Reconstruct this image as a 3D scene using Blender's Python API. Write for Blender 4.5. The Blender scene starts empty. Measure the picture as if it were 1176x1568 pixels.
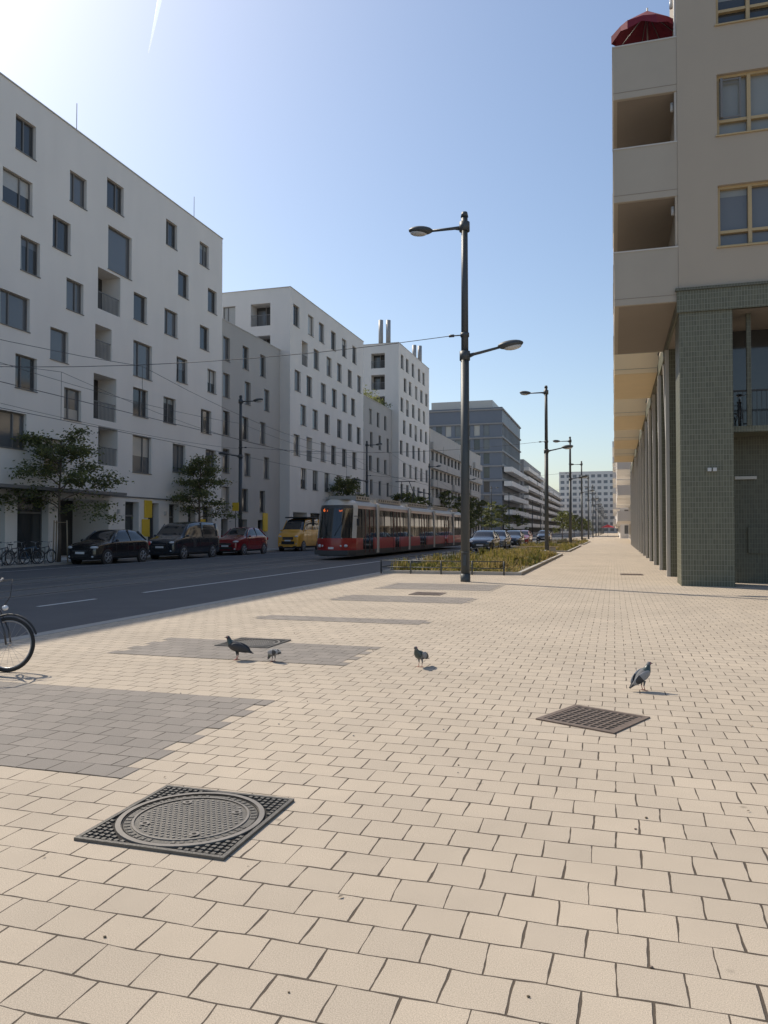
import bpy, math, random
from mathutils import Vector, Matrix
random.seed(7)
S=bpy.context.scene
R=random.Random(11)

# ---------------------------------------------------------------- materials
def mat(name,col,rough=0.7,metal=0.0,var=0.08,scale=3.0,bump=0.0,bscale=40.0,emit=None,estr=0.0,coat=0.0,spec=0.5,streak=0.0):
    m=bpy.data.materials.new(name); m.use_nodes=True
    nt=m.node_tree; n=nt.nodes; l=nt.links
    b=n["Principled BSDF"]
    b.inputs["Roughness"].default_value=rough; b.inputs["Metallic"].default_value=metal
    b.inputs["Coat Weight"].default_value=coat
    b.inputs["Specular IOR Level"].default_value=spec
    g=n.new("ShaderNodeNewGeometry")
    if var>0:
        t=n.new("ShaderNodeTexNoise"); t.inputs["Scale"].default_value=scale; t.inputs["Detail"].default_value=5
        l.new(g.outputs["Position"],t.inputs["Vector"])
        mx=n.new("ShaderNodeMix"); mx.data_type='RGBA'
        mx.inputs[6].default_value=(*[c*(1-var) for c in col],1)
        mx.inputs[7].default_value=(*[min(1,c*(1+var)) for c in col],1)
        l.new(t.outputs["Fac"],mx.inputs[0]); res=mx.outputs[2]
        if streak>0:   # weathering: soft noise stretched vertically
            mp=n.new("ShaderNodeMapping"); mp.inputs["Scale"].default_value=(.7,.7,.18); l.new(g.outputs["Position"],mp.inputs[0])
            t3=n.new("ShaderNodeTexNoise"); t3.inputs["Scale"].default_value=1.0; t3.inputs["Detail"].default_value=3; l.new(mp.outputs[0],t3.inputs["Vector"])
            mr=n.new("ShaderNodeMapRange"); mr.inputs[1].default_value=.35; mr.inputs[2].default_value=.7; mr.inputs[3].default_value=1; mr.inputs[4].default_value=1-streak
            l.new(t3.outputs["Fac"],mr.inputs[0])
            vm=n.new("ShaderNodeVectorMath"); vm.operation='SCALE'; l.new(res,vm.inputs[0]); l.new(mr.outputs[0],vm.inputs["Scale"]); res=vm.outputs[0]
        l.new(res,b.inputs["Base Color"])
    else: b.inputs["Base Color"].default_value=(*col,1)
    if bump>0:
        t2=n.new("ShaderNodeTexNoise"); t2.inputs["Scale"].default_value=bscale; t2.inputs["Detail"].default_value=4
        l.new(g.outputs["Position"],t2.inputs["Vector"])
        bp=n.new("ShaderNodeBump"); bp.inputs["Strength"].default_value=bump; bp.inputs["Distance"].default_value=0.01
        l.new(t2.outputs["Fac"],bp.inputs["Height"]); l.new(bp.outputs["Normal"],b.inputs["Normal"])
    if emit:
        b.inputs["Emission Color"].default_value=(*emit,1); b.inputs["Emission Strength"].default_value=estr
    return m

def paver(name,c1,c2,mort,bw=0.235,rh=0.215,ms=0.0042,dirt=0.12):
    m=bpy.data.materials.new(name); m.use_nodes=True
    nt=m.node_tree;n=nt.nodes;l=nt.links;b=n["Principled BSDF"]
    b.inputs["Roughness"].default_value=0.85; b.inputs["Specular IOR Level"].default_value=0.3
    g=n.new("ShaderNodeNewGeometry")
    nw=n.new("ShaderNodeTexNoise"); nw.inputs["Scale"].default_value=2.6; nw.inputs["Detail"].default_value=3
    l.new(g.outputs["Position"],nw.inputs["Vector"])
    sub=n.new("ShaderNodeVectorMath"); sub.operation='SUBTRACT'; sub.inputs[1].default_value=(.5,.5,.5)
    l.new(nw.outputs["Color"],sub.inputs[0])
    sc=n.new("ShaderNodeVectorMath"); sc.operation='SCALE'; sc.inputs["Scale"].default_value=0.035
    l.new(sub.outputs[0],sc.inputs[0])
    ad=n.new("ShaderNodeVectorMath"); ad.operation='ADD'
    l.new(g.outputs["Position"],ad.inputs[0]); l.new(sc.outputs[0],ad.inputs[1])
    br=n.new("ShaderNodeTexBrick"); br.offset=0.5; br.offset_frequency=2
    l.new(ad.outputs[0],br.inputs["Vector"])
    br.inputs["Color1"].default_value=(*c1,1); br.inputs["Color2"].default_value=(*c2,1); br.inputs["Mortar"].default_value=(*mort,1)
    br.inputs["Scale"].default_value=1; br.inputs["Mortar Smooth"].default_value=0.35
    br.inputs["Brick Width"].default_value=bw; br.inputs["Row Height"].default_value=rh
    jn=n.new("ShaderNodeTexNoise"); jn.inputs["Scale"].default_value=5.0; jn.inputs["Detail"].default_value=3; l.new(g.outputs["Position"],jn.inputs["Vector"])
    jm=n.new("ShaderNodeMapRange"); jm.inputs[1].default_value=.35; jm.inputs[2].default_value=.68; jm.inputs[3].default_value=ms*.45; jm.inputs[4].default_value=ms*1.75
    l.new(jn.outputs["Fac"],jm.inputs[0]); l.new(jm.outputs[0],br.inputs["Mortar Size"])
    t=n.new("ShaderNodeTexNoise"); t.inputs["Scale"].default_value=0.55; t.inputs["Detail"].default_value=8; t.inputs["Roughness"].default_value=.66
    l.new(g.outputs["Position"],t.inputs["Vector"])
    mr=n.new("ShaderNodeMapRange"); mr.inputs[1].default_value=.3; mr.inputs[2].default_value=.7; mr.inputs[3].default_value=1-dirt; mr.inputs[4].default_value=1+dirt*.6
    l.new(t.outputs["Fac"],mr.inputs[0])
    f=n.new("ShaderNodeTexNoise"); f.inputs["Scale"].default_value=230; f.inputs["Detail"].default_value=2
    l.new(g.outputs["Position"],f.inputs["Vector"])
    mf=n.new("ShaderNodeMapRange"); mf.inputs[1].default_value=.3; mf.inputs[2].default_value=.7; mf.inputs[3].default_value=.72; mf.inputs[4].default_value=1.22
    l.new(f.outputs["Fac"],mf.inputs[0])
    v=n.new("ShaderNodeTexVoronoi"); v.inputs["Scale"].default_value=1.9
    l.new(g.outputs["Position"],v.inputs["Vector"])
    ms2=n.new("ShaderNodeMapRange"); ms2.inputs[1].default_value=.015; ms2.inputs[2].default_value=.05; ms2.inputs[3].default_value=.66; ms2.inputs[4].default_value=1
    l.new(v.outputs["Distance"],ms2.inputs[0])
    a=n.new("ShaderNodeMath");a.operation='MULTIPLY'; l.new(mr.outputs[0],a.inputs[0]); l.new(mf.outputs[0],a.inputs[1])
    a2=n.new("ShaderNodeMath");a2.operation='MULTIPLY'; l.new(a.outputs[0],a2.inputs[0]); l.new(ms2.outputs[0],a2.inputs[1])
    vm=n.new("ShaderNodeVectorMath"); vm.operation='SCALE'; l.new(br.outputs["Color"],vm.inputs[0]); l.new(a2.outputs[0],vm.inputs["Scale"])
    l.new(vm.outputs[0],b.inputs["Base Color"])
    inv=n.new("ShaderNodeMath"); inv.operation='SUBTRACT'; inv.inputs[0].default_value=1; l.new(br.outputs["Fac"],inv.inputs[1])
    bp=n.new("ShaderNodeBump"); bp.inputs["Strength"].default_value=.9; bp.inputs["Distance"].default_value=0.007
    l.new(inv.outputs[0],bp.inputs["Height"])
    bp2=n.new("ShaderNodeBump"); bp2.inputs["Strength"].default_value=.5; bp2.inputs["Distance"].default_value=0.003
    l.new(f.outputs["Fac"],bp2.inputs["Height"]); l.new(bp.outputs[0],bp2.inputs["Normal"])
    l.new(bp2.outputs[0],b.inputs["Normal"])
    return m

def tile(name,c,mort,w,h,off=0.0):
    m=bpy.data.materials.new(name); m.use_nodes=True
    nt=m.node_tree;n=nt.nodes;l=nt.links;b=n["Principled BSDF"]
    b.inputs["Roughness"].default_value=0.5; b.inputs["Specular IOR Level"].default_value=.35
    g=n.new("ShaderNodeNewGeometry"); sp=n.new("ShaderNodeSeparateXYZ"); l.new(g.outputs["Position"],sp.inputs[0])
    ad=n.new("ShaderNodeMath"); ad.operation='ADD'; l.new(sp.outputs["X"],ad.inputs[0]); l.new(sp.outputs["Y"],ad.inputs[1])
    cb=n.new("ShaderNodeCombineXYZ"); l.new(ad.outputs[0],cb.inputs["X"]); l.new(sp.outputs["Z"],cb.inputs["Y"])
    br=n.new("ShaderNodeTexBrick"); br.offset=off; br.offset_frequency=2
    l.new(cb.outputs[0],br.inputs["Vector"])
    br.inputs["Color1"].default_value=(*c,1); br.inputs["Color2"].default_value=(*[x*.78 for x in c],1); br.inputs["Mortar"].default_value=(*mort,1)
    br.inputs["Scale"].default_value=1; br.inputs["Mortar Size"].default_value=0.006; br.inputs["Brick Width"].default_value=w; br.inputs["Row Height"].default_value=h
    l.new(br.outputs["Color"],b.inputs["Base Color"])
    inv=n.new("ShaderNodeMath"); inv.operation='SUBTRACT'; inv.inputs[0].default_value=1; l.new(br.outputs["Fac"],inv.inputs[1])
    bp=n.new("ShaderNodeBump"); bp.inputs["Strength"].default_value=.5; bp.inputs["Distance"].default_value=0.005
    l.new(inv.outputs[0],bp.inputs["Height"]); l.new(bp.outputs[0],b.inputs["Normal"])
    return m

def leafmat(name,col,tr=0.45):
    m=bpy.data.materials.new(name); m.use_nodes=True
    nt=m.node_tree;n=nt.nodes;l=nt.links;b=n["Principled BSDF"]; out=n["Material Output"]
    b.inputs["Roughness"].default_value=.6; b.inputs["Base Color"].default_value=(*col,1); b.inputs["Specular IOR Level"].default_value=.2
    g=n.new("ShaderNodeNewGeometry")
    t=n.new("ShaderNodeTexNoise"); t.inputs["Scale"].default_value=1.5; l.new(g.outputs["Position"],t.inputs["Vector"])
    mx=n.new("ShaderNodeMix"); mx.data_type='RGBA'; mx.inputs[6].default_value=(*[c*.6 for c in col],1); mx.inputs[7].default_value=(*[c*1.5 for c in col],1)
    l.new(t.outputs["Fac"],mx.inputs[0]); l.new(mx.outputs[2],b.inputs["Base Color"])
    tb=n.new("ShaderNodeBsdfTranslucent"); tb.inputs["Color"].default_value=(col[0]*1.9,col[1]*1.8,col[2]*1.2,1)
    ms=n.new("ShaderNodeMixShader"); ms.inputs[0].default_value=tr
    l.new(b.outputs[0],ms.inputs[1]); l.new(tb.outputs[0],ms.inputs[2]); l.new(ms.outputs[0],out.inputs["Surface"])
    return m

M={}
M['pav']=paver("paving_cream",(.53,.445,.345),(.48,.405,.318),(.10,.078,.058))
M['pavg']=paver("paving_grey",(.305,.27,.235),(.255,.228,.20),(.085,.07,.055))
M['asph']=mat("asphalt",(.100,.098,.098),.85,var=.22,scale=1.2,bump=.4,bscale=120)
M['ground']=mat("ground_far",(.16,.155,.145),.9,var=.2,scale=.1)
M['kerb']=mat("kerb_granite",(.36,.335,.30),.8,var=.15,scale=14,bump=.3)
M['paint']=mat("road_paint",(.62,.62,.60),.7,var=.15,scale=6)
M['rail']=mat("rail_steel",(.40,.39,.38),.35,metal=.8,var=.1)
M['railb']=mat("track_concrete",(.13,.126,.12),.85,var=.15,scale=4)
M['white']=mat("render_white",(.80,.755,.695),.85,var=.03,scale=.6,bump=.15,bscale=30,streak=.05)
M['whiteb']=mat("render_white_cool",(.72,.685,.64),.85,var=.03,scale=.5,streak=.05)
M['grey']=mat("render_grey",(.48,.455,.42),.85,var=.05,scale=.5,streak=.06)
M['greyd']=mat("render_darkgrey",(.28,.275,.27),.8,var=.06,scale=.5)
M['office']=mat("office_bluegrey",(.15,.17,.205),.5,var=.06,scale=.5)
M['cream']=mat("render_cream",(.41,.355,.285),.85,var=.03,scale=.8,bump=.2,bscale=40,streak=.04)
M['parapet']=mat("balcony_concrete",(.41,.365,.30),.8,var=.05,scale=1.5,streak=.06)
M['parapetlit']=mat("balcony_concrete_sunlit",(.84,.68,.44),.8,var=.05,scale=1.5)  # parapet copy with bounced sunlight painted into its colour, for farther stacks
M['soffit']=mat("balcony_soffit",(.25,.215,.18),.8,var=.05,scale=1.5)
M['green']=tile("glazed_green_tile",(.135,.138,.098),(.225,.225,.175),.075,.15)
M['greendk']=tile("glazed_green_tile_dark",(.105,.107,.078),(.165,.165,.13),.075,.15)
M['lightmet']=mat("light_metal",(.50,.485,.45),.5,var=.05)
M['chim']=mat("flue_steel",(.33,.32,.31),.5,var=.05)
M['glass']=mat("window_glass",(.05,.053,.055),.07,var=0,spec=.8)
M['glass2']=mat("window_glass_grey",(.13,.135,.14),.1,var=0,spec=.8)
M['glasshaze']=mat("window_glass_hazed",(.20,.215,.235),.15,var=0,spec=.6)  # paler glass: distance haze mixed into the base colour
M['glassg']=mat("window_blind_behind_glass",(.24,.25,.235),.12,var=.06,scale=3,spec=.7)
M['curt']=mat("window_curtain",(.42,.40,.36),.35,var=.1,scale=8,coat=.6)
M['dark']=mat("dark_interior",(.05,.048,.046),.7,var=.2)
M['frame']=mat("window_frame_grey",(.17,.165,.16),.5,var=.05)
M['wood']=mat("window_frame_wood",(.45,.34,.185),.55,var=.1,scale=12)
M['pole']=mat("pole_paint_dark",(.058,.066,.070),.5,var=.1,scale=5,spec=.5)
M['lens']=mat("lamp_lens",(.50,.51,.51),.25,var=0)
M['wire']=mat("wire_dark",(.06,.06,.065),.6,var=0)
M['iron']=mat("cast_iron",(.125,.115,.10),.55,metal=.25,var=.35,scale=14,bump=.4,bscale=90)
M['iron_hi']=mat("cast_iron_worn",(.235,.212,.185),.5,metal=.25,var=.3,scale=9)
M['rust']=mat("cast_iron_rust",(.18,.135,.105),.65,metal=.2,var=.3,scale=20,bump=.3)
M['hole']=mat("drain_dark",(.016,.013,.011),.9,var=0)
M['bark']=mat("bark",(.13,.10,.075),.9,var=.3,scale=10,bump=.6,bscale=30)
M['stake']=mat("stake_wood",(.33,.26,.18),.8,var=.15,scale=8)
M['leafa']=leafmat("leaf_mid",(.11,.125,.06))
M['leafb']=leafmat("leaf_dark",(.075,.088,.045),.3)
M['leafc']=leafmat("leaf_light",(.16,.175,.08),.5)
M['grassa']=leafmat("weed_yellowgreen",(.18,.165,.055),.4)
M['grassb']=leafmat("weed_green",(.085,.095,.04),.35)
M['grassc']=leafmat("weed_straw",(.28,.225,.12),.35)
M['soil']=mat("soil",(.16,.125,.08),.95,var=.3,scale=6,bump=.6)
M['concrete']=mat("concrete",(.42,.39,.35),.8,var=.08,scale=4)
M['tire']=mat("tyre",(.02,.02,.02),.8,var=.1)
M['rim']=mat("alloy",(.35,.35,.36),.35,metal=.7,var=0)
M['rimd']=mat("alloy_dark",(.08,.08,.085),.4,metal=.5,var=0)
M['carblack']=mat("car_paint_black",(.014,.015,.018),.22,var=0,coat=1)
M['carnavy']=mat("car_paint_navy",(.020,.026,.035),.25,var=0,coat=1)
M['carred']=mat("car_paint_red",(.22,.012,.018),.25,var=0,coat=1)
M['carorange']=mat("car_paint_yellow",(.75,.38,.05),.3,var=0,coat=.8)
M['cargrey']=mat("car_paint_grey",(.16,.17,.18),.25,var=0,coat=1)
M['carwhite']=mat("car_paint_white",(.6,.6,.6),.3,var=0,coat=1)
M['carglass']=mat("car_glass",(.025,.028,.030),.04,var=0,spec=.9)
M['plastic']=mat("black_plastic",(.027,.027,.028),.6,var=.1)
M['headl']=mat("headlight",(.65,.66,.68),.1,var=0,coat=1)
M['taill']=mat("taillight",(.4,.01,.01),.15,var=0,coat=1)
M['plate']=mat("number_plate",(.75,.75,.75),.4,var=0)
M['tramred']=mat("tram_red",(.36,.025,.022),.35,var=.08,coat=.5)
M['tramdr']=mat("tram_dark_red",(.12,.018,.018),.3,var=.05,coat=.6)
M['tramgrey']=mat("tram_grey",(.32,.305,.285),.4,var=.05)
M['tramsil']=mat("tram_silver",(.60,.58,.54),.35,var=.04)
M['tramdk']=mat("tram_dark",(.06,.062,.065),.5,var=.1)
M['led']=mat("display_led",(.5,.1,.02),.5,var=0,emit=(1,.18,.03),estr=1.2)
M['yellow']=mat("yellow_sign",(.75,.50,.04),.5,var=.05)
M['parasol']=mat("parasol_fabric",(.16,.012,.03),.8,var=.1,scale=5)
M['redaw']=mat("awning_red",(.55,.04,.04),.7,var=.1)
M['pg']=mat("pigeon_grey",(.13,.132,.14),.75,var=.3,scale=60)
M['pgl']=mat("pigeon_light",(.27,.27,.275),.75,var=.25,scale=60)
M['pgd']=mat("pigeon_dark",(.035,.036,.040),.6,var=.2,scale=60)
M['pgn']=mat("pigeon_neck",(.05,.07,.065),.35,var=.4,scale=90)
M['pleg']=mat("pigeon_leg",(.40,.13,.11),.6,var=0)
M['beak']=mat("pigeon_beak",(.05,.05,.05),.5,var=0)
M['contrail']=mat("contrail_vapour",(.9,.9,.9),1,var=0,emit=(.9,.95,1),estr=.8)  # emission stands in for sunlight on the vapour
M['saddle']=mat("saddle",(.02,.02,.02),.5,var=0)
M['bikep']=mat("bike_paint",(.03,.03,.035),.35,var=0,coat=.5)
M['bikeb']=mat("bike_paint_blue",(.05,.12,.2),.35,var=0,coat=.5)

# ---------------------------------------------------------------- builder
class MB:
    def __init__(s): s.v=[];s.f=[];s.m=[];s.s=[];s.mats=[]
    def mi(s,k):
        if k not in s.mats: s.mats.append(k)
        return s.mats.index(k)
    def face(s,idx,k,sm=False): s.f.append(tuple(idx)); s.m.append(s.mi(k)); s.s.append(sm)
    def poly(s,pts,k,sm=False):
        b=len(s.v); s.v.extend([tuple(p) for p in pts]); s.face(range(b,b+len(pts)),k,sm)
    def box(s,a,b,k):
        x0,y0,z0=a;x1,y1,z1=b
        i=len(s.v)
        s.v.extend([(x0,y0,z0),(x1,y0,z0),(x1,y1,z0),(x0,y1,z0),(x0,y0,z1),(x1,y0,z1),(x1,y1,z1),(x0,y1,z1)])
        for q in ((0,3,2,1),(4,5,6,7),(0,1,5,4),(1,2,6,5),(2,3,7,6),(3,0,4,7)): s.face([i+j for j in q],k)
    def hexa(s,P,k):
        i=len(s.v); s.v.extend([tuple(p) for p in P])
        for q in ((0,3,2,1),(4,5,6,7),(0,1,5,4),(1,2,6,5),(2,3,7,6),(3,0,4,7)): s.face([i+j for j in q],k)
    def tube(s,path,rad,k,n=8,caps=True,sm=True):
        path=[Vector(p) for p in path]
        if not hasattr(rad,'__len__'): rad=[rad]*len(path)
        rings=[]
        ref=None
        for i,p in enumerate(path):
            if i==0: t=path[1]-p
            elif i==len(path)-1: t=p-path[i-1]
            else: t=path[i+1]-path[i-1]
            t.normalize()
            if ref is None: ref=Vector((0,0,1)) if abs(t.z)<.9 else Vector((1,0,0))
            a=t.cross(ref)
            if a.length<1e-4: a=t.cross(Vector((0,1,0)))
            a.normalize(); b=t.cross(a).normalized()
            base=len(s.v)
            for j in range(n):
                an=2*math.pi*j/n
                s.v.append(tuple(p+(a*math.cos(an)+b*math.sin(an))*rad[i]))
            rings.append(base)
        for i in range(len(rings)-1):
            for j in range(n):
                s.face((rings[i]+j,rings[i]+(j+1)%n,rings[i+1]+(j+1)%n,rings[i+1]+j),k,sm)
        if caps:
            s.face([rings[0]+j for j in range(n)][::-1],k); s.face([rings[-1]+j for j in range(n)],k)
    def loft(s,rings,kf,sm=True,caps=True,capk=None):
        n=len(rings[0]); bs=[]
        for r in rings:
            bs.append(len(s.v)); s.v.extend([tuple(p) for p in r])
        for i in range(len(rings)-1):
            for j in range(n):
                k=kf(i,j) if callable(kf) else kf
                s.face((bs[i]+j,bs[i]+(j+1)%n,bs[i+1]+(j+1)%n,bs[i+1]+j),k,sm)
        if caps:
            k=capk or (kf if not callable(kf) else kf(0,0))
            s.face([bs[0]+j for j in range(n)][::-1],k,False); s.face([bs[-1]+j for j in range(n)],k,False)
    def ell(s,c,r,k,nu=12,nv=8,rot=None,sm=True):
        mtx=rot or Matrix.Identity(3)
        b=len(s.v)
        c=Vector(c)
        for i in range(nv+1):
            ph=math.pi*i/nv
            for j in range(nu):
                th=2*math.pi*j/nu
                p=Vector((r[0]*math.sin(ph)*math.cos(th),r[1]*math.sin(ph)*math.sin(th),r[2]*math.cos(ph)))
                s.v.append(tuple(c+mtx@p))
        for i in range(nv):
            for j in range(nu):
                kk=k(i,j) if callable(k) else k
                s.face((b+i*nu+j,b+(i+1)*nu+j,b+(i+1)*nu+(j+1)%nu,b+i*nu+(j+1)%nu),kk,sm)
    def torus(s,c,ax,Rr,r,k,nu=32,nv=8,a0=0,a1=2*math.pi):
        c=Vector(c); ax=Vector(ax).normalized()
        u=ax.cross(Vector((0,0,1)))
        if u.length<1e-3: u=Vector((1,0,0))
        u.normalize(); w=ax.cross(u).normalized()
        b=len(s.v); full=abs(a1-a0-2*math.pi)<1e-3
        N=nu if full else nu+1
        for i in range(N):
            th=a0+(a1-a0)*i/nu
            d=u*math.cos(th)+w*math.sin(th)
            for j in range(nv):
                ph=2*math.pi*j/nv
                s.v.append(tuple(c+d*(Rr+r*math.cos(ph))+ax*(r*math.sin(ph))))
        for i in range(nu):
            i2=(i+1)%N
            for j in range(nv):
                s.face((b+i*nv+j,b+i2*nv+j,b+i2*nv+(j+1)%nv,b+i*nv+(j+1)%nv),k,True)
    def disc(s,c,ax,r,k,n=24):
        c=Vector(c);ax=Vector(ax).normalized(); u=ax.cross(Vector((0,0,1)))
        if u.length<1e-3: u=Vector((1,0,0))
        u.normalize(); w=ax.cross(u)
        s.poly([c+(u*math.cos(2*math.pi*i/n)+w*math.sin(2*math.pi*i/n))*r for i in range(n)],k)
    def obj(s,name,parent=None,loc=(0,0,0),rz=0,sc=1,sub=0,rot=None):
        me=bpy.data.meshes.new(name); me.from_pydata(s.v,[],s.f)
        for k in s.mats: me.materials.append(M[k])
        me.polygons.foreach_set("material_index",s.m); me.polygons.foreach_set("use_smooth",s.s)
        me.update()
        o=bpy.data.objects.new(name,me); S.collection.objects.link(o)
        o.location=loc; o.rotation_euler=rot or (0,0,rz); o.scale=(sc,sc,sc)
        if parent: o.parent=parent
        if sub:
            md=o.modifiers.new("sub",'SUBSURF'); md.levels=sub; md.render_levels=sub
        return o
def empty(name,loc=(0,0,0),rz=0,sc=1):
    e=bpy.data.objects.new(name,None); S.collection.objects.link(e); e.location=loc; e.rotation_euler=(0,0,rz); e.scale=(sc,)*3
    return e

# ---------------------------------------------------------------- facades
GM=[None]
def FP(fr,u,o,z):
    O,U,N=fr
    return (O[0]+U[0]*u+N[0]*o,O[1]+U[1]*u+N[1]*o,z)
def fbox(mb,fr,u0,u1,z0,z1,o0,o1,k):
    mb.hexa([FP(fr,u0,o0,z0),FP(fr,u1,o0,z0),FP(fr,u1,o1,z0),FP(fr,u0,o1,z0),FP(fr,u0,o0,z1),FP(fr,u1,o0,z1),FP(fr,u1,o1,z1),FP(fr,u0,o1,z1)],k)
def facade(B,fr,L,z0,z1,wins,wk='white',depth=.22,fk='frame',sill=True,rk=None,gw=(5,4,1.0)):
    W,G,F=B
    rk=rk or wk
    rd=lambda x:round(x,4)
    wins=[(rd(max(0.02,a)),rd(min(L-.02,b)),rd(c),rd(d),k) for a,b,c,d,k in wins if b>0.1 and a<L-.1 and d<=z1 and b>a]
    us=sorted({0.0,rd(L)}|{w[0] for w in wins}|{w[1] for w in wins})
    zs=sorted({rd(z0),rd(z1)}|{w[2] for w in wins}|{w[3] for w in wins})
    for j in range(len(zs)-1):
        zc=(zs[j]+zs[j+1])/2; row=[w for w in wins if w[2]<zc<w[3]]
        run=None
        for i in range(len(us)-1):
            uc=(us[i]+us[i+1])/2
            solid=not any(w[0]<uc<w[1] for w in row)
            if solid and run is None: run=us[i]
            if (not solid) and run is not None:
                W.poly([FP(fr,run,0,zs[j]),FP(fr,us[i],0,zs[j]),FP(fr,us[i],0,zs[j+1]),FP(fr,run,0,zs[j+1])],wk); run=None
        if run is not None:
            W.poly([FP(fr,run,0,zs[j]),FP(fr,us[-1],0,zs[j]),FP(fr,us[-1],0,zs[j+1]),FP(fr,run,0,zs[j+1])],wk)
    for a,b,c,d,k in wins:
        dp=depth
        if k=='l': dp=1.3
        if k=='s': dp=.5
        if k=='g': dp=2.5
        P=lambda u,o,z:FP(fr,u,o,z)
        W.poly([P(a,0,c),P(b,0,c),P(b,-dp,c),P(a,-dp,c)],rk)
        W.poly([P(a,0,d),P(b,0,d),P(b,-dp,d),P(a,-dp,d)],rk)
        W.poly([P(a,0,c),P(a,0,d),P(a,-dp,d),P(a,-dp,c)],rk)
        W.poly([P(b,0,c),P(b,0,d),P(b,-dp,d),P(b,-dp,c)],rk)
        gm=R.choices(['glass','glass2','curt'],gw)[0]
        if k in('l','g'): gm='dark'
        if k=='s': gm='glass'
        if k=='x': gm=R.choice(['glass','glassg','glass2'])
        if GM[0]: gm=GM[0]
        G.poly([P(a,-dp,c),P(b,-dp,c),P(b,-dp,d),P(a,-dp,d)],gm)
        e=.06
        if k in('w','f'):
            t=-dp+.05
            for (p,q,r_,s_) in ((a,b,c,c+e),(a,b,d-e,d),(a,a+e,c+e,d-e),(b-e,b,c+e,d-e)):
                fbox(F,fr,p,q,r_,s_,-dp+.002,t,fk)
            if k=='w':
                m=a+(b-a)*R.choice([.36,.64,.5])
                fbox(F,fr,m-.04,m+.04,c+e,d-e,-dp+.002,t+.01,fk)
                if R.random()<.4:
                    hh=(d-c)*R.uniform(.2,.7); G.poly([P(a+e,-dp+.004,d-hh),P(b-e,-dp+.004,d-hh),P(b-e,-dp+.004,d-e),P(a+e,-dp+.004,d-e)],R.choice(['curt','glass2','glassg']))
                if R.random()<.4:
                    G.poly([P(a+e,-dp+.005,c+e),P(a+e+.28,-dp+.005,c+e),P(a+e+.22,-dp+.005,d-e),P(a+e,-dp+.005,d-e)],'glassg')
            if sill: fbox(F,fr,a-.03,b+.03,c-.04,c,-dp+.06,.05,fk)
        elif k=='l':
            n=int((b-a)/.12)
            fbox(F,fr,a,b,c+1.0,c+1.05,-.1,-.05,fk)
            for i in range(1,n): 
                u=a+(b-a)*i/n; fbox(F,fr,u-.012,u+.012,c,c+1.0,-.09,-.07,fk)
            m=(a+b)/2; fbox(F,fr,m-.05,m+.05,c,d,-dp+.002,-dp+.06,fk)
            G.poly([P(a+.15,-dp+.01,c),P(m-.1,-dp+.01,c),P(m-.1,-dp+.01,d-.3),P(a+.15,-dp+.01,d-.3)],'glass2')
        elif k in('s','b'):
            st=1.5; n=max(1,int((b-a)/st))
            for i in range(n+1):
                u=a+(b-a)*i/n; fbox(F,fr,max(a,u-.04),min(b,u+.04),c,d,-dp+.002,-dp+.08,fk)
            fbox(F,fr,a,b,d-.08,d-.001,-dp+.081,-dp+.1,fk)
            if k=='s': fbox(F,fr,a,b,d-.9,d-.8,-dp+.081,-dp+.1,fk)
def newB(): return (MB(),MB(),MB())
def finishB(B,root):
    for b,nm in zip(B,('walls','window_glass','window_frames')):
        if b.f: b.obj(nm,root)
def shell(B,x0,x1,y0,y1,H,wk,skip=(),zb=0,rim='frame'):
    W=B[0]
    if 'E' not in skip: W.poly([(x1,y0,zb),(x1,y1,zb),(x1,y1,H),(x1,y0,H)],wk)
    if 'W' not in skip: W.poly([(x0,y0,zb),(x0,y1,zb),(x0,y1,H),(x0,y0,H)],wk)
    if 'S' not in skip: W.poly([(x0,y0,zb),(x1,y0,zb),(x1,y0,H),(x0,y0,H)],wk)
    if 'N' not in skip: W.poly([(x0,y1,zb),(x1,y1,zb),(x1,y1,H),(x0,y1,H)],wk)
    W.poly([(x0,y0,H-.4),(x1,y0,H-.4),(x1,y1,H-.4),(x0,y1,H-.4)],'greyd')
    t=.05
    for a,b in (((x0-t,y0-t,H),(x1+t,y0+.35,H+.06)),((x0-t,y1-.35,H),(x1+t,y1+t,H+.06)),((x0-t,y0+.35,H),(x0+.35,y1-.35,H+.06)),((x1-.35,y0+.35,H),(x1+t,y1-.35,H+.06))):
        W.box(a,b,'lightmet')

FX=-28.4
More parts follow.
